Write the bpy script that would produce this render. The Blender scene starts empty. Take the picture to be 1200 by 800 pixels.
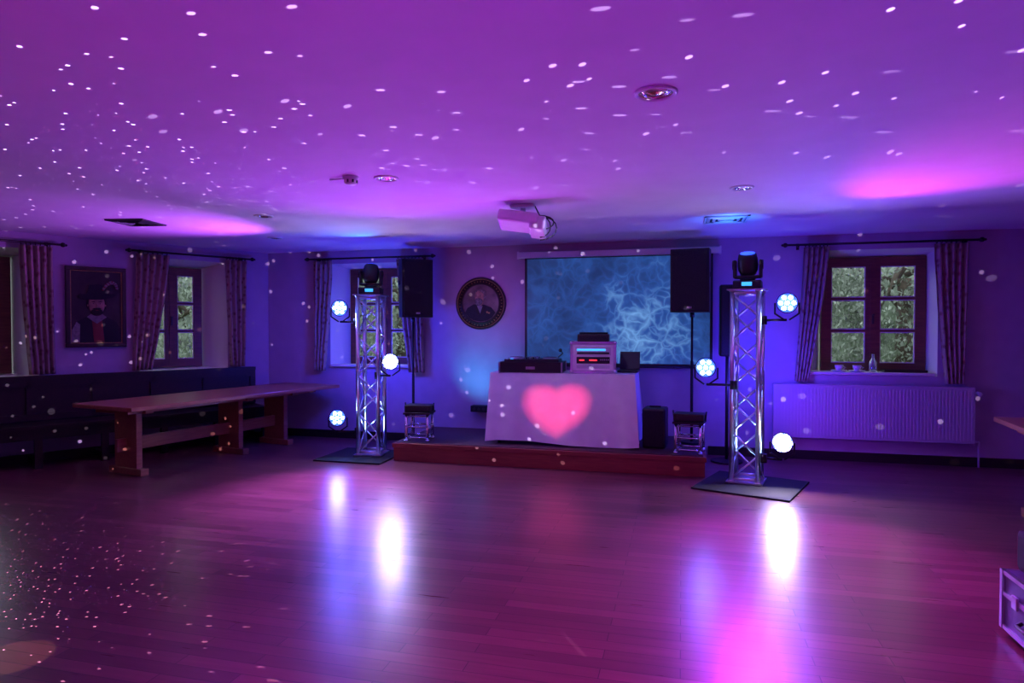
import bpy, bmesh, math, random
from mathutils import Vector, Matrix, Euler
random.seed(7)
D=bpy.data; C=bpy.context
COL=C.scene.collection
PI=math.pi
C.scene.view_settings.view_transform='Standard'

# ---------------------------------------------------------------- materials
def new_mat(name):
    m=D.materials.new(name); m.use_nodes=True
    return m, m.node_tree.nodes, m.node_tree.links, m.node_tree.nodes['Principled BSDF']
def pm(name,col,rough=0.5,metal=0.0,var=0.0,scale=20.0,bump=0.0,emis=None,estr=0.0,spec=0.5):
    m,N,L,b=new_mat(name)
    b.inputs['Base Color'].default_value=(*col,1)
    b.inputs['Roughness'].default_value=rough
    b.inputs['Metallic'].default_value=metal
    b.inputs['Specular IOR Level'].default_value=spec
    if emis:
        b.inputs['Emission Color'].default_value=(*emis,1); b.inputs['Emission Strength'].default_value=estr
    if var>0 or bump>0:
        tc=N.new('ShaderNodeTexCoord'); n=N.new('ShaderNodeTexNoise'); n.inputs['Scale'].default_value=scale
        n.inputs['Detail'].default_value=4
        L.new(tc.outputs['Object'],n.inputs['Vector'])
        if var>0:
            r=N.new('ShaderNodeValToRGB')
            r.color_ramp.elements[0].position=.3; r.color_ramp.elements[1].position=.7
            r.color_ramp.elements[0].color=(*[c*(1-var) for c in col],1)
            r.color_ramp.elements[1].color=(*[min(1,c*(1+var)) for c in col],1)
            L.new(n.outputs['Fac'],r.inputs['Fac']); L.new(r.outputs['Color'],b.inputs['Base Color'])
        if bump>0:
            bp=N.new('ShaderNodeBump'); bp.inputs['Strength'].default_value=bump; bp.inputs['Distance'].default_value=.01
            L.new(n.outputs['Fac'],bp.inputs['Height']); L.new(bp.outputs['Normal'],b.inputs['Normal'])
    return m
def wood(name,c1,c2,rough=.4,sc=(3,30,30)):
    m,N,L,b=new_mat(name)
    tc=N.new('ShaderNodeTexCoord'); mp=N.new('ShaderNodeMapping'); mp.inputs['Scale'].default_value=sc
    n=N.new('ShaderNodeTexNoise'); n.inputs['Scale'].default_value=1.5; n.inputs['Detail'].default_value=6; n.inputs['Distortion'].default_value=.6
    r=N.new('ShaderNodeValToRGB'); r.color_ramp.elements[0].position=.3; r.color_ramp.elements[1].position=.7
    r.color_ramp.elements[0].color=(*c1,1); r.color_ramp.elements[1].color=(*c2,1)
    L.new(tc.outputs['Object'],mp.inputs[0]); L.new(mp.outputs[0],n.inputs['Vector']); L.new(n.outputs['Fac'],r.inputs['Fac'])
    L.new(r.outputs['Color'],b.inputs['Base Color']); b.inputs['Roughness'].default_value=rough
    return m
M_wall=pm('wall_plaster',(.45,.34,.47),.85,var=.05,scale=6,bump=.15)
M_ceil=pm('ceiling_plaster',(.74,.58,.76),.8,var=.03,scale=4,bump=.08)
M_black=pm('black_plastic',(.012,.012,.014),.45,var=.2,scale=40)
M_blackm=pm('black_matte',(.01,.01,.012),.8,var=.2,scale=60)
M_alu=pm('aluminium',(.75,.77,.8),.28,1.0,var=.05,scale=30)
M_chrome=pm('chrome',(.8,.82,.85),.12,1.0)
M_white=pm('white_plastic',(.75,.75,.76),.4,var=.03)
M_cloth=pm('white_tablecloth',(.8,.78,.8),.85,var=.05,scale=9,bump=.2)
M_frame=wood('window_wood',(.11,.035,.02),(.2,.07,.035),.45)
M_bench=wood('bench_wood',(.012,.007,.006),(.03,.015,.01),.5)
M_table=wood('table_wood',(.30,.10,.06),(.42,.16,.09),.3)
M_stage=wood('stage_wood',(.2,.04,.03),(.28,.07,.045),.4)
M_stagetop=pm('stage_carpet',(.08,.03,.04),.7,var=.3,scale=60)
M_rad=pm('radiator_enamel',(.5,.44,.52),.4)
M_steel=pm('dark_steel',(.05,.05,.055),.4,.7)
M_rod=pm('rod_iron',(.03,.02,.02),.5,.4)
M_brass=pm('downlight_reflector',(.7,.45,.25),.25,1.0)
M_gold=pm('gilded_wood',(.35,.22,.07),.45,.5,var=.3,scale=50)
M_darkframe=pm('dark_frame',(.03,.018,.012),.4,var=.3,scale=30)
M_sill=pm('sill_white',(.7,.68,.66),.5)
M_skin=pm('painted_skin',(.36,.19,.12),.7,var=.35,scale=18)
M_canvas=pm('painted_canvas',(.03,.022,.016),.6,var=.5,scale=8)
M_canvas2=pm('painted_roundel',(.16,.11,.085),.6,var=.5,scale=7)
M_coat=pm('painted_coat',(.008,.007,.008),.7,var=.3,scale=30)
M_shirt=pm('painted_linen',(.22,.19,.17),.8,var=.3,scale=30)
M_hair=pm('painted_hair',(.02,.012,.008),.8,var=.4,scale=60)
M_grey=pm('painted_grey_hair',(.16,.13,.11),.8,var=.5,scale=45)
M_red=pm('painted_red',(.20,.03,.02),.7)
M_redled=pm('red_led',(.3,.01,.01),.4,emis=(1,.03,.05),estr=2)
M_blueled=pm('blue_display',(.02,.05,.3),.3,emis=(.05,.4,1),estr=1.5)
M_case=pm('case_aluminium_panel',(.55,.57,.6),.4,.3,var=.06,scale=15)
M_ncase=pm('flight_case_panel',(.16,.18,.26),.4,.3,var=.1,scale=15)
M_ceramic=pm('ceramic',(.7,.68,.65),.3)
M_led=pm('led_cell',(.5,.6,1),.3,emis=(.22,.32,1.0),estr=150)
M_ledW=pm('led_cell_white',(.8,.7,1),.3,emis=(.75,.62,1.0),estr=650)
M_led2=pm('led_ring_glow',(.05,.08,.5),.3,emis=(.02,.07,1.0),estr=2.6)
M_grille=pm('speaker_grille',(.02,.02,.025),.5,.5,var=.4,scale=150,bump=.4)

# floor
def mk_floor():
    m,N,L,b=new_mat('parquet_floor')
    tc=N.new('ShaderNodeTexCoord')
    br=N.new('ShaderNodeTexBrick'); br.inputs['Scale'].default_value=1.0
    br.inputs['Brick Width'].default_value=.9; br.inputs['Row Height'].default_value=.085
    br.inputs['Mortar Size'].default_value=.0018; br.inputs['Bias'].default_value=0
    br.inputs['Color1'].default_value=(.26,.085,.10,1); br.inputs['Color2'].default_value=(.16,.05,.062,1)
    br.inputs['Mortar'].default_value=(.04,.016,.018,1); br.offset=.37
    L.new(tc.outputs['Object'],br.inputs['Vector'])
    mp=N.new('ShaderNodeMapping'); mp.inputs['Scale'].default_value=(2,28,1)
    n=N.new('ShaderNodeTexNoise'); n.inputs['Scale'].default_value=1.3; n.inputs['Detail'].default_value=6
    L.new(tc.outputs['Object'],mp.inputs[0]); L.new(mp.outputs[0],n.inputs['Vector'])
    mx=N.new('ShaderNodeMixRGB'); mx.blend_type='MULTIPLY'; mx.inputs[0].default_value=.45
    r=N.new('ShaderNodeValToRGB'); r.color_ramp.elements[0].position=.25; r.color_ramp.elements[0].color=(.35,.35,.35,1); r.color_ramp.elements[1].position=.75
    L.new(n.outputs['Fac'],r.inputs['Fac']); L.new(br.outputs['Color'],mx.inputs[1]); L.new(r.outputs['Color'],mx.inputs[2])
    L.new(mx.outputs[0],b.inputs['Base Color'])
    mr=N.new('ShaderNodeMapRange'); mr.inputs['To Min'].default_value=.25; mr.inputs['To Max'].default_value=.33
    L.new(n.outputs['Fac'],mr.inputs['Value']); L.new(mr.outputs[0],b.inputs['Roughness'])
    bp=N.new('ShaderNodeBump'); bp.inputs['Strength'].default_value=.2; bp.inputs['Distance'].default_value=.002
    L.new(br.outputs['Fac'],bp.inputs['Height']); bp.invert=True
    L.new(bp.outputs['Normal'],b.inputs['Normal'])
    return m
M_floor=mk_floor()

def mk_screen():
    m,N,L,b=new_mat('projected_screen')
    tc=N.new('ShaderNodeTexCoord')
    def math_(op,a,bb):
        n=N.new('ShaderNodeMath'); n.operation=op
        for i,v in enumerate((a,bb)):
            if isinstance(v,(int,float)): n.inputs[i].default_value=v
            else: L.new(v,n.inputs[i])
        return n.outputs[0]
    n0=N.new('ShaderNodeTexNoise'); n0.inputs['Scale'].default_value=3.0; n0.inputs['Detail'].default_value=3
    L.new(tc.outputs['Object'],n0.inputs['Vector'])
    sc=N.new('ShaderNodeVectorMath'); sc.operation='SCALE'; sc.inputs['Scale'].default_value=.38
    L.new(n0.outputs['Color'],sc.inputs[0])
    ad=N.new('ShaderNodeVectorMath'); ad.operation='ADD'
    L.new(tc.outputs['Object'],ad.inputs[0]); L.new(sc.outputs[0],ad.inputs[1])
    def net(s,w):
        v=N.new('ShaderNodeTexVoronoi'); v.feature='DISTANCE_TO_EDGE'; v.inputs['Scale'].default_value=s
        L.new(ad.outputs[0],v.inputs['Vector'])
        return math_('POWER',math_('SUBTRACT',1.0,math_('MINIMUM',math_('MULTIPLY',v.outputs['Distance'],w),1.0)),2.2)
    rs=math_('MAXIMUM',net(4.0,3.6),math_('MULTIPLY',net(7.5,3.2),.75))
    n1=N.new('ShaderNodeTexNoise'); n1.inputs['Scale'].default_value=2.6; n1.inputs['Detail'].default_value=4
    L.new(tc.outputs['Object'],n1.inputs['Vector'])
    vm=N.new('ShaderNodeVectorMath'); vm.operation='DISTANCE'; vm.inputs[1].default_value=(-.42,0,1.45); L.new(tc.outputs['Object'],vm.inputs[0])
    mr=N.new('ShaderNodeMapRange'); mr.inputs['From Min'].default_value=0; mr.inputs['From Max'].default_value=.9; mr.inputs['To Min'].default_value=1.0; mr.inputs['To Max'].default_value=.45
    L.new(vm.outputs['Value'],mr.inputs['Value'])
    v=math_('MULTIPLY',math_('ADD',math_('MULTIPLY',math_('MULTIPLY',rs,n1.outputs['Fac']),.75),math_('MULTIPLY',n1.outputs['Fac'],.8)),mr.outputs[0])
    r=N.new('ShaderNodeValToRGB')
    e=r.color_ramp.elements
    e[0].position=.12; e[0].color=(.010,.035,.14,1)
    e[1].position=.95; e[1].color=(.22,.52,1,1)
    k=e.new(.42); k.color=(.025,.10,.40,1)
    L.new(v,r.inputs['Fac'])
    b.inputs['Base Color'].default_value=(.05,.05,.06,1)
    L.new(r.outputs['Color'],b.inputs['Emission Color']); b.inputs['Emission Strength'].default_value=.78  # projected picture put in as the screen's own glow, no projector beam
    b.inputs['Roughness'].default_value=.8
    return m
M_screen=mk_screen()

def mk_curtain():
    m,N,L,b=new_mat('curtain_fabric')
    tc=N.new('ShaderNodeTexCoord'); v=N.new('ShaderNodeTexVoronoi'); v.inputs['Scale'].default_value=14
    L.new(tc.outputs['Object'],v.inputs['Vector'])
    r=N.new('ShaderNodeValToRGB'); r.color_ramp.elements[0].position=.15; r.color_ramp.elements[0].color=(.18,.08,.07,1)
    r.color_ramp.elements[1].position=.42; r.color_ramp.elements[1].color=(.36,.26,.22,1)
    L.new(v.outputs['Distance'],r.inputs['Fac']); L.new(r.outputs['Color'],b.inputs['Base Color'])
    b.inputs['Roughness'].default_value=.9
    return m
M_curt=mk_curtain()
def mk_glass():
    m,N,L,b=new_mat('window_glass')
    t=N.new('ShaderNodeBsdfTransparent'); g=N.new('ShaderNodeBsdfGlossy'); g.inputs['Roughness'].default_value=.02
    mx=N.new('ShaderNodeMixShader'); mx.inputs[0].default_value=.06
    L.new(t.outputs[0],mx.inputs[1]); L.new(g.outputs[0],mx.inputs[2]); L.new(mx.outputs[0],N['Material Output'].inputs['Surface'])
    return m
M_glass=mk_glass()
M_bottle=pm('bottle_glass',(.8,.85,.85),.05); M_bottle.node_tree.nodes['Principled BSDF'].inputs['Transmission Weight'].default_value=.8

# ---------------------------------------------------------------- mesh builder
class B:
    def __init__(s): s.bm=bmesh.new(); s.mats=[]
    def mi(s,m):
        if m not in s.mats: s.mats.append(m)
        return s.mats.index(m)
    def _fin(s,verts,mat,smooth=False):
        i=s.mi(mat); fs=set()
        for v in verts:
            for f in v.link_faces: fs.add(f)
        for f in fs: f.material_index=i; f.smooth=smooth
        return fs
    def box(s,c,size,mat,rot=(0,0,0),bev=0.0):
        M=Matrix.Translation(c)@Euler(rot).to_matrix().to_4x4()@Matrix.Diagonal((*size,1))
        r=bmesh.ops.create_cube(s.bm,size=1,matrix=M)
        s._fin(r['verts'],mat)
        if bev>0:
            es=set()
            for v in r['verts']:
                for e in v.link_edges: es.add(e)
            i=s.mi(mat)
            rr=bmesh.ops.bevel(s.bm,geom=list(es),offset=bev,segments=2,affect='EDGES',profile=.5)
            for f in rr['faces']: f.material_index=i
    def cyl(s,p1,p2,r,mat,r2=None,seg=14,smooth=True,caps=True):
        p1=Vector(p1);p2=Vector(p2);d=p2-p1
        q=Vector((0,0,1)).rotation_difference(d)
        M=Matrix.Translation((p1+p2)/2)@q.to_matrix().to_4x4()
        rr=bmesh.ops.create_cone(s.bm,cap_ends=caps,segments=seg,radius1=r,radius2=r if r2 is None else r2,depth=d.length,matrix=M)
        for f in s._fin(rr['verts'],mat,smooth):
            if len(f.verts)>4: f.smooth=False
    def sph(s,c,r,mat,scale=(1,1,1),rot=(0,0,0),seg=16):
        M=Matrix.Translation(c)@Euler(rot).to_matrix().to_4x4()@Matrix.Diagonal((*scale,1))
        rr=bmesh.ops.create_uvsphere(s.bm,u_segments=seg,v_segments=max(6,seg//2+2),radius=r,matrix=M)
        s._fin(rr['verts'],mat,True)
    def tube(s,pts,r,mat,seg=8):
        for a,b in zip(pts[:-1],pts[1:]): s.cyl(a,b,r,mat,seg=seg)
        for p in pts[1:-1]: s.sph(p,r,mat,seg=8)
    def face(s,pts,mat):
        f=s.bm.faces.new([s.bm.verts.new(p) for p in pts]); f.material_index=s.mi(mat); return f
    def lathe(s,prof,mat,M=Matrix.Identity(4),seg=32,smooth=True,caps=''):
        i=s.mi(mat); rings=[]
        for r,z in prof:
            r=max(r,.0004)
            rings.append([s.bm.verts.new(M@Vector((r*math.cos(2*PI*k/seg),r*math.sin(2*PI*k/seg),z))) for k in range(seg)])
        for a,b in zip(rings[:-1],rings[1:]):
            for k in range(seg):
                f=s.bm.faces.new((a[k],a[(k+1)%seg],b[(k+1)%seg],b[k])); f.material_index=i; f.smooth=smooth
        for c in caps:
            f=s.bm.faces.new(rings[0] if c=='0' else rings[-1]); f.material_index=i
    def grid(s,fn,nu,nv,mat,smooth=True):
        i=s.mi(mat)
        vs=[[s.bm.verts.new(fn(u/nu,v/nv)) for u in range(nu+1)] for v in range(nv+1)]
        for v in range(nv):
            for u in range(nu):
                f=s.bm.faces.new((vs[v][u],vs[v][u+1],vs[v+1][u+1],vs[v+1][u])); f.material_index=i; f.smooth=smooth
    def prism(s,outline,y0,y1,mat):
        i=s.mi(mat)
        a=[s.bm.verts.new((x,y0,z)) for x,z in outline]; b=[s.bm.verts.new((x,y1,z)) for x,z in outline]
        n=len(a); fs=[s.bm.faces.new(a),s.bm.faces.new(b[::-1])]
        for k in range(n): fs.append(s.bm.faces.new((a[k],b[k],b[(k+1)%n],a[(k+1)%n])))
        for f in fs: f.material_index=i
    def done(s,name,loc=(0,0,0),rz=0,rot=None,parent=None,recalc=True):
        if recalc: bmesh.ops.recalc_face_normals(s.bm,faces=s.bm.faces[:])
        me=D.meshes.new(name); s.bm.to_mesh(me); s.bm.free()
        for m in s.mats: me.materials.append(m)
        o=D.objects.new(name,me); COL.objects.link(o)
        o.location=loc; o.rotation_euler=rot if rot else (0,0,rz)
        if parent: o.parent=parent
        return o

H=2.5; YB=7.95
A=Vector((-5.53,7.95,0)); AL=math.radians(60.2)
ux,uy=math.cos(AL),math.sin(AL)
FB=((0,YB,0),0.0); FL=(tuple(A),AL)

# ---------------------------------------------------------------- room shell
def wall(name,x0,x1,ops,frame,depth=.3):
    b=B(); xs={x0,x1}; zs={0,H}
    for o in ops: xs|={o[0],o[1]}; zs|={o[2],o[3]}
    xs=sorted(xs); zs=sorted(zs)
    for i in range(len(xs)-1):
        for j in range(len(zs)-1):
            cx=(xs[i]+xs[i+1])/2; cz=(zs[j]+zs[j+1])/2
            if any(o[0]<cx<o[1] and o[2]<cz<o[3] for o in ops): continue
            b.face([(xs[i],0,zs[j]),(xs[i+1],0,zs[j]),(xs[i+1],0,zs[j+1]),(xs[i],0,zs[j+1])],M_wall)
    for o in ops:
        a0,a1,z0,z1,b0,b1,y0,y1=o; d=depth+.06
        b.face([(a0,0,z0),(b0,d,y0),(b0,d,y1),(a0,0,z1)],M_sill)
        b.face([(a1,0,z0),(b1,d,y0),(b1,d,y1),(a1,0,z1)],M_sill)
        b.face([(a0,0,z1),(b0,d,y1),(b1,d,y1),(a1,0,z1)],M_sill)
        b.face([(a0,0,z0),(b0,d,y0),(b1,d,y0),(a1,0,z0)],M_sill)
        o2=d+.02
        for (p,q,r_,t) in ((b0-.6,b0,y0-.5,y1+.4),(b1,b1+.6,y0-.5,y1+.4),(b0,b1,y1,y1+.4),(b0,b1,y0-.5,y0)):
            b.face([(p,o2,r_),(q,o2,r_),(q,o2,t),(p,o2,t)],M_wall)
    return b.done(name,frame[0],frame[1],recalc=False)
opR=(1.36,2.65,.95,2.33,1.55,2.62,.97,2.27)
opM=(-4.58,-3.30,.95,2.33,-4.42,-3.36,.97,2.27)
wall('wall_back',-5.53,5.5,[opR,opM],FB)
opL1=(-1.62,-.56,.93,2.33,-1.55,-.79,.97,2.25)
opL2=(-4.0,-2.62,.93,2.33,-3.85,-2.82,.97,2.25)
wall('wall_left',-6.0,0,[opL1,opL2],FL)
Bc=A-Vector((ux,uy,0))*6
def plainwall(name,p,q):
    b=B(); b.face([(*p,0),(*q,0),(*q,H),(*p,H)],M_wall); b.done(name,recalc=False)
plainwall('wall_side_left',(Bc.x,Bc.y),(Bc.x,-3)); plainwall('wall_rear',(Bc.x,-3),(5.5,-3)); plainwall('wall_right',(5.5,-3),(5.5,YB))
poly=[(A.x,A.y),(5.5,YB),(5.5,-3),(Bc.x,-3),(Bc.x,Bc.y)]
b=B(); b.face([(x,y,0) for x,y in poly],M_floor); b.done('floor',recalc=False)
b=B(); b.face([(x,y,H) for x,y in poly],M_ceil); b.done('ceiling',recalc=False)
b=B(); b.box((2.9,-.012,.05),(5.2,.024,.1),M_bench); b.box((-4.3,-.012,.05),(2.3,.024,.1),M_bench); b.done('baseboard_back',*FB)
b=B(); b.box((-3,-.012,.05),(5.9,.024,.1),M_bench); b.done('baseboard_left',*FL)

# ---------------------------------------------------------------- windows
def window(name,x0,x1,z0,z1,frame,y=.3):
    b=B(); w=.055; t=.07
    b.box(((x0+x1)/2,y,z0+w/2),(x1-x0,t,w),M_frame); b.box(((x0+x1)/2,y,z1-w/2),(x1-x0,t,w),M_frame)
    b.box((x0+w/2,y,(z0+z1)/2),(w,t,z1-z0-2*w),M_frame); b.box((x1-w/2,y,(z0+z1)/2),(w,t,z1-z0-2*w),M_frame)
    xm=(x0+x1)/2
    b.box((xm,y-.01,(z0+z1)/2),(.05,t,z1-z0-2*w),M_frame)
    for a,c in ((x0+w,xm-.025),(xm+.025,x1-w)):
        s=.05; zz0=z0+w; zz1=z1-w
        b.box(((a+c)/2,y-.015,zz0+s/2),(c-a,.045,s),M_frame); b.box(((a+c)/2,y-.015,zz1-s/2),(c-a,.045,s),M_frame)
        b.box((a+s/2,y-.015,(zz0+zz1)/2),(s,.045,zz1-zz0-2*s),M_frame); b.box((c-s/2,y-.015,(zz0+zz1)/2),(s,.045,zz1-zz0-2*s),M_frame)
        hh=(zz1-zz0-2*s)
        for k in (1,2):
            b.box(((a+c)/2,y-.015,zz0+s+hh*k/3),(c-a-2*s,.03,.028),M_frame)
        for k in range(3):
            p0=zz0+s+hh*k/3+(.014 if k else 0); p1=zz0+s+hh*(k+1)/3-(.014 if k<2 else 0)
            for zz in (p0+.005,p1-.005): b.box(((a+c)/2,y-.02,zz),(c-a-2*s,.012,.01),M_sill)
            for xx in (a+s+.005,c-s-.005): b.box((xx,y-.02,(p0+p1)/2),(.01,.012,p1-p0-.02),M_sill)
        b.face([(a+s,y,zz0+s),(c-s,y,zz0+s),(c-s,y,zz1-s),(a+s,y,zz1-s)],M_glass)
    b.box((xm,y-.055,(z0+z1)/2-.05),(.02,.02,.11),M_steel); b.cyl((xm,y-.05,(z0+z1)/2),(xm,y-.09,(z0+z1)/2),.009,M_steel)
    b.done(name,*frame)
window('window_1',1.55,2.62,.97,2.27,FB); window('window_2',-4.42,-3.36,.97,2.27,FB)
window('window_3',-1.55,-.79,.97,2.25,FL); window('window_4',-3.85,-2.82,.97,2.25,FL)
def sill(name,x0,x1,z,fr):
    b=B(); b.box(((x0+x1)/2,.09,z+.015),(x1-x0-.02,.28,.03),M_sill,bev=.006); b.done(name,*fr)
sill('trim_1',1.38,2.63,.955,FB); sill('trim_2',-4.56,-3.31,.955,FB)

def curtain(name,xt0,xt1,xb0,xb1,zb,fr,rodz=2.39,folds=5):
    b=B()
    def fn(u,v):
        k=v
        x0=xt0+(xb0-xt0)*k**1.3; x1=xt1+(xb1-xt1)*k**1.3
        return (x0+(x1-x0)*u,-.085+.028*math.sin(u*2*PI*folds+v*1.2)*(1-.2*v)+.006*math.sin(v*17+u*5),rodz-.03+(zb-rodz+.03)*v)
    b.grid(fn,64,26,M_curt)
    for k in range(7):
        x=xt0+(xt1-xt0)*(k+.5)/7
        b.lathe([(.017,-.003),(.021,-.003),(.021,.003),(.017,.003)],M_rod,Matrix.Translation((x,-.085,rodz-.008))@Matrix.Rotation(PI/2,4,'Y'),seg=12)
    o=b.done(name,*fr,recalc=False)
    sm=o.modifiers.new('s','SOLIDIFY'); sm.thickness=.004
def rod(name,x0,x1,fr,z=2.39):
    b=B(); b.cyl((x0,-.085,z),(x1,-.085,z),.012,M_rod)
    for x,s in ((x0,-1),(x1,1)):
        b.sph((x+s*.02,-.085,z),.026,M_rod); b.sph((x+s*.05,-.085,z),.014,M_rod)
        b.cyl((x-s*.12,-.085,z-.012),(x-s*.12,0,z-.012),.008,M_rod); b.box((x-s*.12,-.005,z-.012),(.03,.01,.07),M_rod)
    b.done(name,*fr)
rod('curtain_rod',1.13,3.0,FB); rod('curtain_rod',-4.85,-3.1,FB)
rod('curtain_rod',-1.72,-.28,FL); rod('curtain_rod',-4.2,-2.42,FL)
curtain('curtain',1.30,1.56,1.22,1.36,.88,FB); curtain('curtain',2.58,2.9,2.70,2.88,.88,FB)
curtain('curtain',-4.78,-4.50,-4.78,-4.62,.90,FB,folds=4); curtain('curtain',-3.58,-3.24,-3.42,-3.2,.90,FB)
curtain('curtain',-1.67,-1.30,-1.72,-1.50,.965,FL); curtain('curtain',-.62,-.34,-.56,-.36,.965,FL,folds=4)
curtain('curtain',-2.80,-2.50,-2.72,-2.48,.965,FL); curtain('curtain',-4.15,-3.8,-4.15,-3.95,.965,FL)

# ---------------------------------------------------------------- exterior
M_leaf=pm('leaves',(.30,.36,.28),.7,var=.6,scale=1.8)
M_leafdark=pm('hedge_inner',(.16,.2,.15),.9,var=.7,scale=2.5)
M_lawn=pm('lawn',(.12,.18,.06),.9,var=.4,scale=3)
M_bark=pm('bark',(.09,.07,.05),.9,var=.4,scale=12,bump=.4)
def tree(name,c,rad,n):
    b=B(); bm=b.bm
    b.cyl((0,0,-2.5),(0,0,.3),.18,M_bark,r2=.1)
    for k in range(9):
        a=k*2.4; b.cyl((0,0,-.4+k*.15),(rad[0]*.7*math.cos(a),rad[1]*.6*math.sin(a),.2+rad[2]*.6*math.sin(k*1.7)),.05,M_bark,r2=.015,seg=7)
    i=b.mi(M_leaf)
    cl=[]
    for k in range(70):
        while True:
            v=Vector((random.uniform(-1,1),random.uniform(-1,1),random.uniform(-1,1)))
            if .35<v.length<1: break
        cl.append(Vector((v.x*rad[0],v.y*rad[1],v.z*rad[2])))
    for k in range(n):
        p=random.choice(cl)+Vector([random.gauss(0,.2) for _ in range(3)])
        s=random.uniform(.03,.06)
        R=Euler((random.uniform(0,6),random.uniform(0,6),random.uniform(0,6))).to_matrix()
        q=[p+R@Vector(w)*s for w in ((-1,0,0),(-.2,-.45,.08),(1,0,0),(-.2,.45,.08))]
        f=bm.faces.new([bm.verts.new(x) for x in q]); f.material_index=i
    b.done(name,c,recalc=False)
tree('garden_tree',(3.6,12.3,2.0),(1.9,1.3,1.5),11000)
tree('garden_tree',(-5.6,12.6,2.0),(2.2,1.3,1.6),8000)
tree('garden_tree',(-9.8,10.9,2.0),(1.9,1.4,1.7),8000)
b=B(); b.face([(-40,-30,-.6),(40,-30,-.6),(40,60,-.6),(-40,60,-.6)],M_lawn); b.done('lawn',recalc=False)
b=B()
b.grid(lambda u,v:(-26+52*u,19-16*(2*u-1)**2+.5*math.sin(u*40+v*9),-.6+4.6*v+.5*math.sin(u*30)*v+.3*math.sin(u*77)*v),120,12,M_leafdark); b.done('hedge',recalc=False)

# ---------------------------------------------------------------- bench
b=B()
def benchrun(b,x0,x1,mk):
    L=x1-x0; xm=(x0+x1)/2
    def bx(c,s,bev=0): b.box(mk(c),s,M_bench,rot=(0,0,mk.a),bev=bev)
    bx((xm,-.04,.93),(L,.07,.04)); bx((xm,-.03,.66),(L,.03,.52)); bx((xm,-.05,.50),(L,.03,.07)); bx((xm,-.05,.87),(L,.03,.09))
    n=max(1,round(L/.62))
    for k in range(n+1):
        x=x0+.035+(L-.07)*k/n; bx((x,-.05,.68),(.07,.03,.42))
    bx((xm,-.25,.435),(L,.46,.035)); bx((xm,-.44,.36),(L,.025,.11))
    for k in range(n+1):
        x=x0+.05+(L-.1)*k/n; bx((x,-.43,.21),(.07,.05,.42)); bx((x,-.24,.06),(.05,.4,.06))
class MK:
    def __init__(s,o,a): s.o=Vector(o); s.a=a; s.R=Matrix.Rotation(a,3,'Z')
    def __call__(s,c): return s.o+s.R@Vector(c)
benchrun(b,-5.2,-.22,MK(A,AL))
b.done('panelled_wooden_bench')

# ---------------------------------------------------------------- long table
b=B()
Lt=2.85;Wt=.9;zt=.73
b.box((Lt/2,Wt/2,zt-.02),(Lt,Wt,.04),M_table,bev=.006)
b.box((Lt/2,Wt*.58,zt-.07),(Lt-.3,.5,.05),M_table)
yc=Wt/2+.12
for s in (.35,1.6,2.3):
    b.box((s,yc,.36),(.065,.34,.60),M_table,bev=.006)
    b.box((s,yc,.035),(.09,.5,.07),M_table,bev=.008)
    b.box((s,yc,zt-.075),(.09,.66,.06),M_table,bev=.008)
b.box((1.32,yc,.30),(2.2,.04,.13),M_table,bev=.005)
b.done('long_dining_table',(-4.91,4.97,0),math.atan2(.98,.2))
b=B()
b.box((.42,.75,.72),(.84,1.5,.04),M_table,bev=.006); b.box((.42,.75,.67),(.6,1.2,.06),M_table)
for y in (.3,1.2):
    b.box((.42,y,.36),(.34,.065,.58),M_table,bev=.006); b.box((.42,y,.035),(.6,.09,.07),M_table,bev=.008)
b.box((.42,.75,.3),(.04,.9,.12),M_table)
b.done('dining_table',(2.30,4.72,0),math.radians(-7))

# ---------------------------------------------------------------- stage
b=B()
b.box((-1.43,7.3,.175),(3.34,1.24,.05),M_stage,bev=.006); b.box((-1.43,7.3,.203),(3.28,1.18,.008),M_stagetop)
b.box((-1.43,6.70,.077),(3.30,.03,.146),M_stage)
b.box((.21,7.3,.077),(.03,1.2,.146),M_stage);b.box((-3.07,7.3,.077),(.03,1.2,.146),M_stage)
b.done('stage_platform')

# ---------------------------------------------------------------- truss
def truss(name,loc,rz,z0,z1,w=.235,r=.023,bays=8):
    b=B(); h=w/2
    cs=[(-h,-h),(h,-h),(h,h),(-h,h)]
    for x,y in cs: b.cyl((x,y,z0),(x,y,z1),r,M_alu)
    for zz in (z0,z1):
        for k in range(4):
            a=cs[k];c=cs[(k+1)%4]; b.cyl((*a,zz+(r if zz==z0 else -r)),(*c,zz+(r if zz==z0 else -r)),r*.7,M_alu)
        for x,y in cs: b.cyl((x,y,zz-.012),(x,y,zz+.012),r*1.3,M_alu)
    dz=(z1-z0-.06)/bays
    for k in range(bays):
        a=z0+.03+k*dz; c=a+dz
        for j in range(4):
            p=cs[j];q=cs[(j+1)%4]
            if (k+j)%2: p,q=q,p
            b.cyl((*p,a),(*q,c),r*.42,M_alu,seg=8)
    b.box((0,0,z0-.006),(w+.09,w+.09,.012),M_alu); b.box((0,0,z1+.006),(w+.09,w+.09,.012),M_alu)
    return b.done(name,loc,rz)
truss('truss_tower',(.60,6.58,0),math.radians(-14),.03,1.82)
truss('truss_tower',(-3.47,6.93,0),math.radians(8),.03,1.84)
b=B(); b.box((0,0,.008),(.85,.85,.016),M_blackm,bev=.003)
b.done('truss_base_plate',(.63,6.45,0),math.radians(-20))
b=B(); b.box((0,0,.008),(.8,.78,.016),M_blackm,bev=.003)
b.done('truss_base_plate',(-3.54,6.84,0),0)

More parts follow.
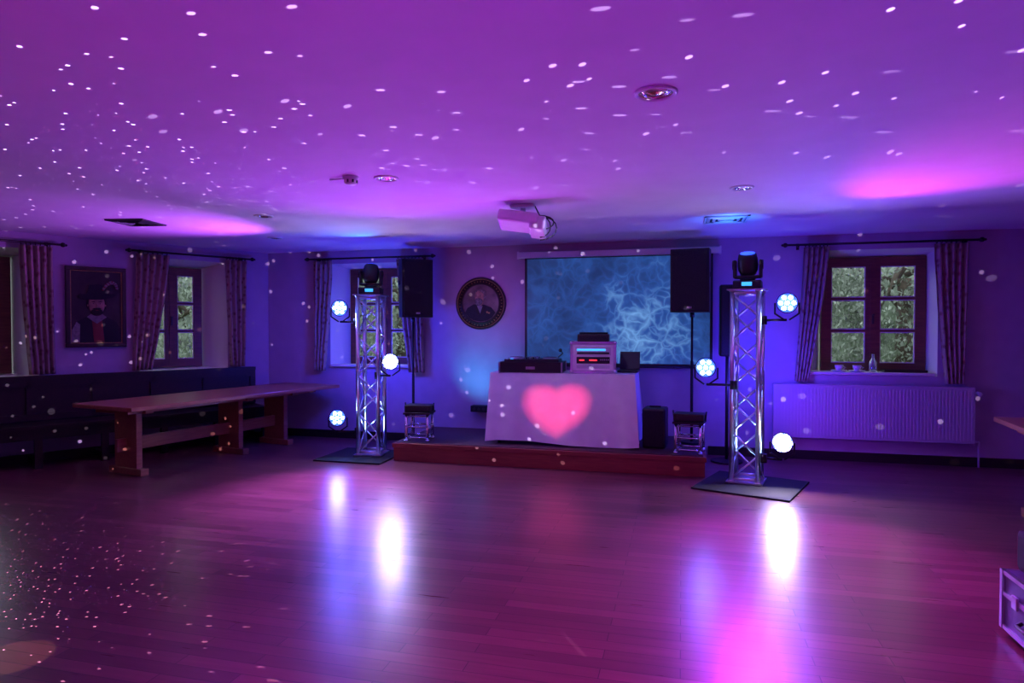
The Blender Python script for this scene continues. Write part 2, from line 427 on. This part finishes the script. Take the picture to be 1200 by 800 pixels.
def moving_head(name,loc,rz,tilt):
    b=B()
    b.box((0,0,.04),(.25,.22,.08),M_black,bev=.012); b.box((0,-.112,.045),(.09,.004,.035),M_blueled)
    b.cyl((0,0,.08),(0,0,.10),.07,M_black)
    b.box((0,0,.115),(.24,.10,.03),M_black,bev=.01)
    for s in (-1,1):
        b.box((s*.115,0,.19),(.03,.10,.17),M_black,bev=.012); b.cyl((s*.10,0,.23),(s*.137,0,.23),.045,M_black)
    T=Matrix.Translation((0,0,.23))@Matrix.Rotation(tilt,4,'X')
    b.lathe([(.03,-.10),(.07,-.09),(.088,-.05),(.092,0),(.088,.06),(.08,.10),(.072,.11)],M_black,T,caps='01')
    b.lathe([(.066,.111),(.066,.114),(.02,.118),(0,.118)],M_led2,T)
    return b.done(name,loc,rz)
moving_head('moving_head_light',(.60,6.58,1.834),math.radians(-10),math.radians(20))
moving_head('moving_head_light',(-3.47,6.93,1.854),math.radians(15),math.radians(-15))

def par(name,loc,aim,side,led=None):
    led=led or M_led
    b=B(); k_=.88
    b.lathe([(r*k_,z*k_) for r,z in [(.05,.13),(.085,.12),(.10,.05),(.108,.0),(.108,-.02),(.098,-.02),(.098,-.004)]],M_black,caps='0')
    b.lathe([(.097*k_,-.005),(.03,-.0055),(0,-.0055)],M_led2)
    for k in range(7):
        a=k*PI/3; rr=0 if k==6 else .056
        b.lathe([(.018,-.006),(.018,-.014),(.012,-.018),(.0,-.020)],led,Matrix.Translation((rr*math.cos(a),rr*math.sin(a),0)),seg=14)
    d=(Vector(aim)-Vector(loc)).normalized()
    q=d.to_track_quat('-Z','Y')
    o=b.done(name,loc); o.rotation_euler=q.to_euler()
    y=B(); s=Vector(side)
    up=Vector((0,0,1)); lat=d.cross(up).normalized()
    for sg in (-1,1): y.tube([lat*.104*sg-d*.03, lat*.104*sg-d*.03-up*.10, -up*.16+lat*.02*sg-d*.04],.008,M_black)
    y.tube([-up*.16-d*.04, s-up*.16],.012,M_black); y.cyl(s-up*.20,s-up*.12,.034,M_black)
    oo=y.done('yoke'); oo.parent=o; oo.matrix_parent_inverse=q.to_matrix().to_4x4().inverted()
    return o
cam=(0,0,1.46)
pars=[((.94,6.52,1.70),(.3,0,1.2),(-.20,.06,0)),
      ((.22,6.46,1.095),(-.9,0,1.3),(.25,.0,0)),
      ((.90,6.46,.414),(.35,0,1.0),(-.16,.05,.0),M_ledW),
      ((-3.82,6.84,1.70),(-1.6,0,1.3),(.21,.0,0)),
      ((-3.19,6.84,1.09),(-.3,0,1.4),(-.16,0,0),M_ledW),
      ((-3.80,6.74,.447),(-1.5,0,1.0),(.2,.1,0))]
for p in pars: par('led_par_light',*p)

def stub(name,loc,rz):
    b=B(); h=.12
    cs=[(-h,-h),(h,-h),(h,h),(-h,h)]
    for x,y in cs: b.cyl((x,y,0),(x,y,.30),.017,M_chrome); b.cyl((x,y,0),(x,y,.02),.024,M_chrome)
    for z in (.04,.16,.28):
        for k in range(4): b.cyl((*cs[k],z),(*cs[(k+1)%4],z),.010,M_chrome,seg=8)
    b.box((0,0,.31),(.30,.30,.02),M_black); b.box((0,0,.36),(.30,.2,.08),M_black,bev=.01)
    for s in (-1,1): b.tube([(s*.155,0,.33),(s*.165,0,.42)],.008,M_black)
    b.box((0,-.102,.36),(.24,.004,.04),M_steel)
    b.done(name,loc,rz)
stub('short_truss_stand',(.08,6.90,.207),math.radians(-8)); stub('short_truss_stand',(-2.87,6.92,.207),math.radians(8))

# ---------------------------------------------------------------- speakers
def speaker(name,loc,rz,zb,h=.69,w=.40,d=.36,br=.115):
    b=B()
    o=[(-w/2,-d/2),(w/2,-d/2),(w/2,0),(w/2-.07,d/2),(-w/2+.07,d/2),(-w/2,0)]
    i=b.mi(M_black); lo=[b.bm.verts.new((x,y,zb)) for x,y in o]; hi=[b.bm.verts.new((x,y,zb+h)) for x,y in o]
    fs=[b.bm.faces.new(lo),b.bm.faces.new(hi)]+[b.bm.faces.new((lo[k],lo[(k+1)%6],hi[(k+1)%6],hi[k])) for k in range(6)]
    for f in fs: f.material_index=i
    b.box((0,-d/2-.008,zb+h/2),(w-.03,.016,h-.04),M_grille,bev=.006)
    b.box((0,-d/2-.018,zb+.05),(.05,.004,.02),M_alu)
    for s in (-1,1): b.box((s*w/2,-.03,zb+h*.6),(.012,.10,.05),M_blackm,bev=.004)
    b.cyl((0,.05,zb-.05),(0,.05,zb),.024,M_black); b.cyl((0,.05,.02),(0,.05,zb),.013,M_blackm)
    b.cyl((0,.05,0),(0,.05,.025),br,M_blackm,seg=24); b.cyl((0,.05,.02),(0,.05,.9),.016,M_blackm)
    b.done(name,loc,rz)
speaker('pa_speaker',(.10,7.38,.207),math.radians(-8),1.43,h=.67)
speaker('pa_speaker',(-3.20,7.55,0),math.radians(38),1.60,h=.70,w=.38,d=.34)
b=B(); b.box((0,0,1.55),(.17,.17,.78),M_black,bev=.02); b.box((0,-.088,1.55),(.13,.008,.72),M_grille)
b.cyl((0,0,.03),(0,0,1.2),.018,M_steel); b.cyl((0,0,0),(0,0,.02),.17,M_black)
b.done('tower_speaker',(.48,7.55,0),0)

# ---------------------------------------------------------------- projection screen
b=B()
x0,x1=-1.87,.34
b.box(((x0+x1)/2,-.09,2.36),(x1-x0+.16,.075,.075),M_white,bev=.012)
for x in (x0-.08,x1+.08): b.box((x,-.065,2.36),(.02,.12,.09),M_white)
b.face([(x0,-.09,1.02),(x1,-.09,1.02),(x1,-.09,2.33),(x0,-.09,2.33)],M_black)
b.face([(x0+.03,-.092,1.05),(x1-.03,-.092,1.05),(x1-.03,-.092,2.31),(x0+.03,-.092,2.31)],M_screen)
b.cyl((x0-.01,-.09,1.015),(x1+.01,-.09,1.015),.014,M_black)
b.done('projection_screen',(0,YB,0),0,recalc=False)

# projector
b=B()
b.box((0,0,-.015),(.20,.16,.02),M_white); b.cyl((0,0,-.02),(0,0,-.12),.022,M_white)
b.box((-.03,-.02,-.14),(.34,.26,.10),M_white,rot=(math.radians(-14),math.radians(8),0),bev=.02)
b.box((.13,-.02,-.19),(.13,.24,.12),M_white,rot=(math.radians(-14),math.radians(8),0),bev=.015)
b.box((-.19,.06,-.1),(.03,.05,.03),M_steel)
b.cyl((-.10,.10,-.13),(-.10,.15,-.15),.04,M_black); b.cyl((-.10,.15,-.15),(-.10,.153,-.151),.033,M_blueled)
for k,(ax,az) in enumerate(((.12,.06),(.09,.09),(.14,.10))):
    pts=[(.14+ax*math.sin(t),.0+.02*k,-.09-az+az*math.cos(t)) for t in [i*PI/8 for i in range(9)]]
    b.tube(pts,.006,M_black,seg=6)
b.tube([(.14,0,-.09),(.10,0,-.01)],.006,M_black)
b.done('ceiling_projector',(-1.30,5.4,H),math.radians(6))

# ---------------------------------------------------------------- DJ table
b=B()
tx0,tx1,ty0,ty1,tz0,tz1=-2.03,-.47,6.90,7.50,.207,.98
b.box(((tx0+tx1)/2,(ty0+ty1)/2,tz1-.02),(tx1-tx0-.01,ty1-ty0-.01,.03),M_table)
for x in (tx0+.08,tx1-.08):
    for y in (ty0+.08,ty1-.08): b.cyl((x,y,tz0),(x,y,tz1-.03),.018,M_steel)
per=[((tx0,ty1),(tx0,ty0)),((tx0,ty0),(tx1,ty0)),((tx1,ty0),(tx1,ty1)),((tx1,ty1),(tx0,ty1))]
nrm=[(-1,0),(0,-1),(1,0),(0,1)]
for k,(p,q) in enumerate(per):
    nx,ny=nrm[k]; ln=math.hypot(q[0]-p[0],q[1]-p[1])
    def fn(u,v,p=p,q=q,nx=nx,ny=ny,ln=ln,k=k):
        x=p[0]+(q[0]-p[0])*u; y=p[1]+(q[1]-p[1])*u
        d=v
        fl=.035*d+.014*d*math.sin(u*ln*8+k)+.007*d*math.sin(u*ln*21+2*k)
        cf=.05*d
        tx=(q[0]-p[0])/ln; tyy=(q[1]-p[1])/ln
        e=(2*u-1)
        edge=abs(e)**10
        fl=fl*(1-edge)+.05*d*edge
        zb=tz0+.025+.02*math.sin(u*ln*3+k)*(1-edge)
        if k==3: zb=.5
        return (x+nx*fl+tx*cf*e*abs(e)**3, y+ny*fl+tyy*cf*e*abs(e)**3, tz1+.004-(tz1-zb)*v)
    b.grid(fn,70,16,M_cloth)
b.grid(lambda u,v:(tx0+(tx1-tx0)*u,ty0+(ty1-ty0)*v,tz1+.004+.0015*math.sin(u*30)*math.sin(v*12)),20,10,M_cloth)
b.done('dj_table_with_tablecloth')

b=B()
b.box((0,0,.055),(.68,.42,.11),M_black,bev=.006)
for z in (.006,.108): b.box((0,0,z),(.69,.43,.008),M_steel)
for x in (-.34,.34):
    for y in (-.21,.21): b.box((x,y,.055),(.018,.018,.115),M_alu)
b.box((0,.02,.125),(.60,.34,.03),M_steel,bev=.004)
for s in (-1,1):
    b.cyl((s*.19,0,.14),(s*.19,0,.158),.085,M_alu,seg=28); b.cyl((s*.19,0,.158),(s*.19,0,.162),.07,M_black,seg=28)
for i in range(4):
    for j in range(5): b.cyl((-.06+.04*i,-.09+.045*j,.14),(-.06+.04*i,-.09+.045*j,.162),.010,M_alu if (i+j)%2 else M_black,seg=8)
for k in range(4): b.box((-.27+.05*k,-.12,.143),(.03,.02,.006),M_blueled if k==1 else M_white)
b.box((0,-.216,.05),(.10,.006,.03),M_alu)
b.tube([(.25,.12,.14),(.32,.10,.20),(.30,.02,.235)],.006,M_steel); b.sph((.30,.02,.235),.02,M_steel)
b.done('dj_controller',(-1.60,7.13,.988),math.radians(4))
b=B()
W,Dp,Hh=.46,.36,.33
b.box((0,0,Hh/2),(W,Dp,Hh),M_case,bev=.006)
for x in (-W/2,W/2):
    for y in (-Dp/2,Dp/2): b.box((x,y,Hh/2),(.022,.022,Hh+.004),M_alu)
for z in (.0,Hh):
    for y in (-Dp/2,Dp/2): b.box((0,y,z+(.01 if z==0 else -.004)),(W,.022,.02),M_alu)
    for x in (-W/2,W/2): b.box((x,0,z+(.01 if z==0 else -.004)),(.022,Dp,.02),M_alu)
for x in (-W/2,W/2):
    for y in (-Dp/2,Dp/2):
        for z in (.022,Hh-.008): b.sph((x,y,z),.022,M_alu,seg=8)
b.box((0,-Dp/2-.004,.165),(W-.03,.010,.27),M_white)
b.box((0,-Dp/2-.012,.235),(W-.09,.006,.085),M_case); b.box((-.02,-Dp/2-.016,.25),(W-.16,.004,.022),M_blueled); b.box((0,-Dp/2-.016,.215),(W-.12,.004,.02),M_steel)
b.box((0,-Dp/2-.012,.14),(W-.11,.006,.07),M_steel); b.box((-.12,-Dp/2-.016,.14),(.05,.004,.014),M_redled); b.box((.0,-Dp/2-.016,.14),(.08,.004,.014),M_redled)
for k in range(5): b.cyl((.08+.02*k,-Dp/2-.01,.145),(.08+.02*k,-Dp/2-.025,.145),.007,M_alu,seg=8)
b.box((0,-Dp/2-.012,.07),(W-.11,.006,.035),M_case)
b.done('equipment_rack_case',(-.93,7.14,.988),math.radians(6))
b=B(); b.box((0,0,.04),(.34,.24,.08),M_black,bev=.008); b.box((0,-.122,.04),(.28,.004,.04),M_grille)
b.box((.0,.02,.09),(.30,.2,.02),M_blackm,bev=.004); b.done('wireless_receiver',(-.93,7.16,1.323),math.radians(4))
b=B(); b.box((0,0,.012),(.22,.24,.024),M_black,bev=.004); b.box((0,.13,.12),(.22,.012,.2),M_black,rot=(math.radians(-15),0,0),bev=.004)
for i in range(6):
    for j in range(4): b.box((-.083+.033*i,-.06+.03*j,.026),(.026,.022,.004),M_steel)
b.done('laptop',(-.565,7.30,.988),math.radians(-2))
b=B(); b.box((0,0,.21),(.24,.26,.42),M_black,bev=.02); b.box((0,-.133,.21),(.20,.008,.37),M_grille,bev=.003)
b.box((0,0,.425),(.12,.03,.02),M_blackm,bev=.006); b.done('small_monitor_speaker',(-.27,7.14,.208),math.radians(-6))
b=B(); b.box((0,0,.06),(.28,.12,.08),M_blackm,bev=.008)
for k in range(4): b.cyl((-.09+.06*k,-.062,.06),(-.09+.06*k,-.066,.06),.018,M_steel,seg=12)
b.box((0,.066,.06),(.2,.02,.06),M_blackm)
b.done('power_distribution_box',(-2.42,YB-.076,.40),0)

# ---------------------------------------------------------------- radiator
b=B()
x0,x1=1.0,2.965
b.box(((x0+x1)/2,-.105,.545),(x1-x0,.012,.58),M_rad); b.box(((x0+x1)/2,-.04,.545),(x1-x0,.012,.58),M_rad)
n=58
for k in range(n):
    x=x0+.02+(x1-x0-.04)*k/(n-1); b.box((x,-.112,.545),(.019,.008,.53),M_rad)
b.box(((x0+x1)/2,-.072,.84),(x1-x0,.085,.014),M_rad)
for x in (x0,x1): b.box((x,-.072,.545),(.01,.085,.6),M_rad)
for x in (x0+.3,x1-.3): b.box((x,-.022,.5),(.04,.03,.4),M_rad)
b.cyl((x1,-.06,.78),(x1+.07,-.06,.78),.014,M_white); b.cyl((x1+.04,-.06,.78),(x1+.04,-.13,.78),.022,M_white)
b.tube([(x1,-.06,.27),(x1+.06,-.06,.27),(x1+.06,-.06,.0)],.010,M_rad)
b.done('radiator',(0,YB,0),0)

b=B(); b.lathe([(.0,0),(.038,0),(.04,.02),(.04,.10),(.018,.14),(.015,.19),(.018,.195)],M_bottle,seg=20); b.done('glass_carafe',(2.05,YB+.09,.986))
for i,(x,y) in enumerate(((1.70,.06),(1.88,.05))):
    b=B(); b.lathe([(.0,0),(.05,.0),(.085,.012),(.083,.016),(.0,.006)],M_ceramic,seg=20)
    b.lathe([(.025,.01),(.042,.04),(.045,.07),(.041,.07),(.03,.02),(0,.015)],M_ceramic,seg=20); b.tube([(.043,0,.055),(.065,0,.045),(.04,0,.025)],.005,M_ceramic,seg=6)
    b.done('coffee_cup',(x,YB+y,.986))
b=B(); b.box((0,0,.008),(.42,.16,.012),M_darkframe,bev=.004); b.box((0,-.08,.016),(.42,.006,.02),M_darkframe); b.box((0,.08,.016),(.42,.006,.02),M_darkframe); b.done('serving_tray',(2.35,YB+.08,.986))

# ---------------------------------------------------------------- portraits
b=B()
w,h=.607,.92; f=.045
b.box((0,-.012,0),(w-.02,.02,h-.02),M_canvas)
for s in (-1,1):
    b.box((0,-.022,s*(h/2-f/2)),(w,.044,f),M_darkframe,bev=.006); b.box((s*(w/2-f/2),-.022,0),(f,.044,h-2*f),M_darkframe,bev=.006)
    b.box((0,-.03,s*(h/2-f-.004)),(w-2*f,.012,.008),M_gold); b.box((s*(w/2-f-.004),-.03,0),(.008,.012,h-2*f),M_gold)
y=-.022
b.prism([(-.25,-.40),(-.25,-.26),(-.20,-.17),(-.10,-.11),(.10,-.11),(.20,-.17),(.25,-.26),(.25,-.40)],y-.006,y,M_coat)
b.prism([(-.05,-.12),(.05,-.12),(.075,-.40),(-.03,-.40)],y-.009,y-.005,M_red)
b.prism([(-.25,-.40),(-.25,-.27),(-.20,-.17),(-.165,-.2),(-.17,-.40)],y-.009,y-.005,M_shirt)
b.prism([(-.10,-.115),(0,-.19),(.10,-.115),(.06,-.08),(-.06,-.08)],y-.011,y-.006,M_shirt)
b.sph((0,y-.005,-.06),.05,M_skin,scale=(.85,.10,1.2))
b.sph((0,y-.006,.03),.105,M_skin,scale=(.80,.11,1.15))
b.sph((0,y-.012,-.055),.062,M_hair,scale=(.95,.10,.75))
b.sph((0,y-.020,.015),.016,M_skin,scale=(.8,.4,1.7))
b.sph((0,y-.019,-.018),.036,M_hair,scale=(1.2,.14,.28)); b.sph((0,y-.022,-.036),.016,M_red,scale=(1.1,.2,.3))
for s in (-1,1):
    b.sph((s*.035,y-.017,.04),.009,M_shirt,scale=(1,.3,.45)); b.sph((s*.035,y-.0190,.04),.0055,M_hair,scale=(1,.4,.8)); b.sph((s*.035,y-.017,.062),.020,M_hair,scale=(1,.2,.22))
    b.sph((s*.086,y-.004,.02),.02,M_skin,scale=(.6,.2,1.2)); b.sph((s*.082,y-.003,.03),.04,M_hair,scale=(.5,.12,1.5))
b.prism([(-.19,.12),(-.16,.095),(-.05,.085),(.06,.09),(.16,.11),(.20,.15),(.15,.155),(.10,.15),(.085,.24),(.02,.265),(-.07,.25),(-.10,.15),(-.16,.145)],y-.02,y,M_coat)
pl=[(.06,.20),(.10,.26),(.15,.29),(.19,.27),(.205,.22)]
for i in range(24):
    t=i/23*(len(pl)-1); k=min(int(t),len(pl)-2); fr=t-k
    px=pl[k][0]*(1-fr)+pl[k+1][0]*fr; pz=pl[k][1]*(1-fr)+pl[k+1][1]*fr
    b.sph((px,y-.02,pz),.024*(1-.4*abs(2*i/23-1)),M_shirt if i%3 else M_red,scale=(1,.12,.8),seg=8)
cx=-2.07
b.done('framed_portrait_painting',(A.x+ux*cx+.004,A.y+uy*cx-.002,1.71),AL)
b=B()
RX=Matrix.Rotation(PI/2,4,'X')
b.lathe([(.31,0),(.31,.017),(0,.017)],M_canvas,RX,seg=48)
b.lathe([(.245,.0175),(.10,.019),(0,.019)],M_canvas2,RX,seg=48)
b.lathe([(.325,0),(.33,.02),(.322,.035),(.31,.03),(.305,.018)],M_darkframe,RX,seg=64)
b.lathe([(.25,.018),(.248,.028),(.238,.028),(.236,.018)],M_darkframe,RX,seg=64)
b.lathe([(.307,.028),(.303,.030),(.300,.02)],M_gold,RX,seg=64)
for k in range(44):
    a=2*PI*k/44
    b.box((.276*math.cos(a),-.020,.276*math.sin(a)),(.008,.006,.02*(.6+.4*((k*7)%3)/2)),M_gold,rot=(0,-a+PI/2,0))
y=-.02
b.prism([(-.205,-.115),(-.17,-.055),(-.09,-.01),(.05,-.015),(.14,-.05),(.195,-.115),(.15,-.178),(.09,-.212),(0,-.228),(-.09,-.212),(-.15,-.178)],y-.006,y,M_coat)
b.prism([(-.045,-.03),(.03,-.03),(-.002,-.13)],y-.010,y-.004,M_shirt)
b.prism([(-.045,-.03),(-.075,-.045),(-.03,-.15),(-.004,-.13)],y-.011,y-.004,M_hair); b.prism([(.03,-.03),(.065,-.05),(.02,-.155),(-.002,-.13)],y-.011,y-.004,M_hair)
b.sph((.09,y-.008,-.11),.014,M_gold,scale=(1,.3,1)); b.sph((.115,y-.008,-.12),.012,M_gold,scale=(1,.3,1))
b.sph((-.005,y-.004,.015),.05,M_skin,scale=(.8,.13,1)); b.sph((-.012,y-.006,.085),.078,M_skin,scale=(.78,.12,1.12))
b.sph((.004,y-.0035,.142),.078,M_grey,scale=(.95,.11,.5)); b.sph((.052,y-.005,.095),.036,M_grey,scale=(.65,.15,1.5))
b.sph((-.02,y-.012,.022),.056,M_grey,scale=(.92,.11,.95)); b.sph((-.03,y-.0175,.048),.026,M_grey,scale=(1.2,.15,.35))
b.sph((-.034,y-.015,.078),.011,M_skin,scale=(.8,.45,1.7))
for x in (-.055,.0): b.sph((x,y-.0148,.092),.009,M_hair,scale=(1,.25,.45)); b.sph((x,y-.0148,.108),.014,M_grey,scale=(1,.2,.25))
b.done('round_portrait_plaque',(-2.46,YB-.002,1.78),0)

# ---------------------------------------------------------------- ceiling fittings
def downlight(loc,r=.095):
    b=B()
    b.lathe([(r,0),(r,-.006),(r*.86,-.012),(r*.80,-.003)],M_white,seg=36)
    b.lathe([(r*.82,-.002),(0,-.002)],M_brass,seg=36); b.lathe([(r*.62,-.002),(r*.5,-.012),(r*.42,-.003)],M_chrome,seg=36)
    b.lathe([(r*.36,-.003),(r*.2,-.010),(.0,-.012)],M_brass,seg=24)
    b.done('recessed_downlight',loc)
for x,y,r in ((-.117,2.98,.095),(-1.98,4.19,.085),(.42,5.12,.085),(-3.73,5.3,.085),(-4.5,6.6,.085),(2.6,5.6,.085)): downlight((x,y,H),r)
b=B(); b.lathe([(.055,0),(.055,-.012),(.045,-.02),(.042,-.045),(.03,-.055),(0,-.057)],M_white,seg=28)
for k in range(8):
    a=k*PI/4; b.box((.044*math.cos(a),.044*math.sin(a),-.033),(.004,.012,.02),M_steel,rot=(0,0,a))
b.tube([(-.05,0,-.01),(-.16,0,-.01)],.006,M_white,seg=6)
b.done('smoke_detector',(-2.2,4.1,H))
def vent(loc,rz,s=.42,mt=None):
    mt=mt or M_steel
    b=B()
    for a in range(4):
        R=Matrix.Rotation(a*PI/2,3,'Z')
        for k in range(4):
            q=s/2-.03-k*.05; c=R@Vector((0,q,-.008)); b.box(c,(q*2,.026,.01),mt,rot=(.5,0,a*PI/2))
        b.box(R@Vector((0,s/2,-.006)),(s+.02,.02,.012),mt,rot=(0,0,a*PI/2))
    b.box((0,0,-.002),(s,s,.003),M_blackm)
    b.done('ceiling_vent',loc,rz)
vent((-5.15,5.3,H),math.radians(10),.36); vent((.40,6.55,H),0,.38,M_rad)

# ---------------------------------------------------------------- case at right edge
b=B(); W,Dp,Hh=.5,.56,.28
b.box((W/2,Dp/2,Hh/2+.03),(W,Dp,Hh),M_ncase,bev=.008)
for x in (0,W):
    for y in (0,Dp): b.box((x,y,Hh/2+.03),(.024,.024,Hh),M_alu)
for z in (.04,Hh+.02,.2):
    for y in (0,Dp): b.box((W/2,y,z),(W,.018,.02),M_alu)
    for x in (0,W): b.box((x,Dp/2,z),(.018,Dp,.02),M_alu)
for x in (.05,W-.05):
    for y in (.05,Dp-.05): b.cyl((x,y,0),(x,y,.035),.02,M_black)
for y in (.14,.42): b.box((-.012,y,.2),(.012,.05,.06),M_alu,bev=.003)
b.tube([(-.01,.2,.13),(-.035,.21,.12),(-.035,.35,.12),(-.01,.36,.13)],.009,M_black)
b.done('flight_case',(1.50,3.06,0),0)
b=B(); b.box((0,0,.1),(.32,.3,.2),M_blackm,bev=.03); b.sph((0,0,.2),.1,M_blackm,scale=(1.3,1,.5)); b.tube([(0,-.1,.22),(0,-.06,.29),(0,.06,.29),(0,.1,.22)],.01,M_blackm); b.done('equipment_bag',(1.69,3.44,.322),0)

# small effect light (stands out of frame, left): its lens sits at the top
b=B(); b.cyl((0,0,.02),(0,0,.585),.008,M_steel); b.cyl((0,0,.57),(0,0,.60),.014,M_black)
for k in range(3):
    a=k*2*PI/3; b.cyl((0,0,.2),(.16*math.cos(a),.16*math.sin(a),.01),.007,M_steel,seg=8)
b.done('effect_light_stand',(-3.7,2.3,0))

# ---------------------------------------------------------------- lights
def spot(name,loc,aim,col,p,size=60,blend=.8,rad=.05):
    l=D.lights.new(name,'SPOT'); l.energy=p; l.color=col; l.spot_size=math.radians(size); l.spot_blend=blend; l.shadow_soft_size=rad
    o=D.objects.new(name,l); COL.objects.link(o); o.location=loc
    o.rotation_euler=(Vector(aim)-Vector(loc)).to_track_quat('-Z','Y').to_euler(); return o
def point(name,loc,col,p,rad=.05):
    l=D.lights.new(name,'POINT'); l.energy=p; l.color=col; l.shadow_soft_size=rad
    o=D.objects.new(name,l); COL.objects.link(o); o.location=loc; return o
spot('wash_red',(-3.9,-.6,.4),(-3.4,1.0,2.5),(1,.05,.12),50,110,1)
spot('wash_magenta',(-.5,.6,.25),(-.7,2.5,2.5),(.48,.0,.78),85,118,1)
spot('wash_violet',(2.6,1.2,.3),(2.2,3.0,2.5),(.18,.0,.85),75,115,1)
spot('wash_pink_right',(1.15,6.35,1.7),(1.9,4.8,2.5),(1,.07,.85),160,62,1)
spot('wash_blue_right',(.95,6.3,1.0),(1.7,4.8,2.5),(.14,.02,1),105,95,1)
spot('wash_left',(-4.0,6.5,1.7),(-5.2,5.1,2.5),(.5,.10,1),290,84,1)
spot('wash_mid',(-2.6,6.1,.9),(-1.9,3.9,2.5),(.44,.01,1),190,105,1)
spot('wash_mid_pink',(-1.4,5.7,1.4),(-1.3,4.6,2.5),(.8,.15,1),16,90,1)
spot('head_left_floor',(-3.2,6.6,2.1),(-3.1,5.25,0),(.5,.18,1),1100,55,1)
spot('head_right_floor',(.6,6.3,2.1),(.8,4.4,0),(.7,.04,1),620,60,1)
spot('floor_magenta',(-.8,2.2,2.42),(-.6,3.2,0),(.9,.0,.75),150,108,1)
for i,pp in enumerate(pars):
    loc,aim=pp[0],pp[1]
    d=(Vector(aim)-Vector(loc)).normalized(); l=Vector(loc)+d*.04
    spot('par_beam',l,Vector(loc)+d*3-Vector((0,0,.25)),(.08,.04,1),32,110,1,.08)
point('spill_left',(-3.75,7.3,1.3),(.03,.04,1),48,.1); point('spill_right',(.85,7.2,1.1),(.05,.03,1),48,.1)
spot('wall_blue_right',(1.1,6.9,.5),(2.0,7.95,.7),(.24,.02,1),20,120,1)
spot('wall_teal',(-2.6,7.4,.65),(-2.40,7.93,1.0),(.05,.4,.85),24,100,1)
spot('wall_lavender',(-2.3,6.4,1.6),(-2.3,7.95,1.75),(.55,.15,1),22,60,1)
spot('stage_blue',(-2.6,6.3,2.3),(-2.3,7.4,.2),(.06,.08,1),45,80,1)
spot('booth_fill',(-1.0,5.2,2.4),(-1.2,7.0,.8),(.5,.38,1),30,55,1)  # added fill spot that lights cloth and rack, no fitting behind it
for x,y in ((.6,6.58),(-3.47,6.93)):
    spot('truss_uplight',(x,y,.05),(x,y,2),(.25,.4,1),40,60,.6,.04)
    spot('truss_key',(x+.3,y-1.4,.5),(x,y,1.0),(.10,.18,1),25,50,1,.04)
spot('head_ceiling',(.45,6.35,2.25),(.42,6.5,2.5),(.03,.22,1),13,120,.6); spot('head_ceiling',(-3.45,6.75,2.25),(-3.5,6.5,2.5),(.03,.25,1),10,120,.6)
spot('warm_spot',(-2.88,1.95,2.4),(-2.88,2.24,0),(1,.8,.55),90,8,.1,.01)

def mfn(N,L):
    def m(op,a,bb=None,c=None):
        n=N.new('ShaderNodeMath'); n.operation=op
        for i,v in enumerate((a,bb,c)):
            if v is None: continue
            if isinstance(v,(int,float)): n.inputs[i].default_value=v
            else: L.new(v,n.inputs[i])
        return n.outputs[0]
    return m
def heart_spot():
    o=spot('heart_projector',(-1.15,3.95,2.35),(-1.29,6.87,.56),(1,1,1),520,22,.1,.0)
    l=o.data; l.use_nodes=True; N=l.node_tree.nodes; L=l.node_tree.links; em=N['Emission']
    tc=N.new('ShaderNodeTexCoord'); sp=N.new('ShaderNodeSeparateXYZ'); L.new(tc.outputs['Normal'],sp.inputs[0])
    m=mfn(N,L)
    k=-1/.101
    X=m('MULTIPLY',m('DIVIDE',sp.outputs[0],sp.outputs[2]),k); Y=m('MULTIPLY',m('DIVIDE',sp.outputs[1],sp.outputs[2]),k*1.42)
    ax=m('POWER',m('MAXIMUM',m('ABSOLUTE',X),.0001),.6667)
    g=m('SUBTRACT',m('SUBTRACT',m('ADD',m('MULTIPLY',X,X),m('MULTIPLY',Y,Y)),1.0),m('MULTIPLY',ax,Y))
    s=m('MINIMUM',m('MAXIMUM',m('MULTIPLY',m('SUBTRACT',.08,g),1.7),0.0),1.25)
    L.new(s,em.inputs['Strength']); em.inputs['Color'].default_value=(1,.05,.18,1)
heart_spot()
def dots(name,loc,p,scale,r0,mx,col):
    o=point(name,loc,(1,1,1),p,0.0)
    l=o.data; l.use_nodes=True; N=l.node_tree.nodes; L=l.node_tree.links; em=N['Emission']
    tc=N.new('ShaderNodeTexCoord'); v=N.new('ShaderNodeTexVoronoi'); v.inputs['Scale'].default_value=scale
    L.new(tc.outputs['Normal'],v.inputs['Vector'])
    mr=N.new('ShaderNodeMapRange'); mr.inputs['From Min'].default_value=r0; mr.inputs['From Max'].default_value=r0*.8
    mr.inputs['To Min'].default_value=0; mr.inputs['To Max'].default_value=mx
    L.new(v.outputs['Distance'],mr.inputs['Value']); L.new(mr.outputs[0],em.inputs['Strength']); em.inputs['Color'].default_value=col
dots('star_dot_light',(-3.7,2.3,.64),3400,28,.125,.28,(.8,.6,1,1))
dots('star_dot_light',(1.4,.3,.3),3400,25,.10,.42,(.8,.6,1,1))

# world
w=D.worlds.new('evening_sky'); C.scene.world=w; w.use_nodes=True
bg=w.node_tree.nodes['Background']; bg.inputs[0].default_value=(.72,.8,.9,1); bg.inputs[1].default_value=1.9

# camera
cd=D.cameras.new('camera'); cd.sensor_width=36; cd.lens=23.1; cd.clip_end=200
co=D.objects.new('camera',cd); COL.objects.link(co); co.location=cam
co.rotation_euler=(math.radians(90-1.1),0,math.radians(14.5)); C.scene.camera=co
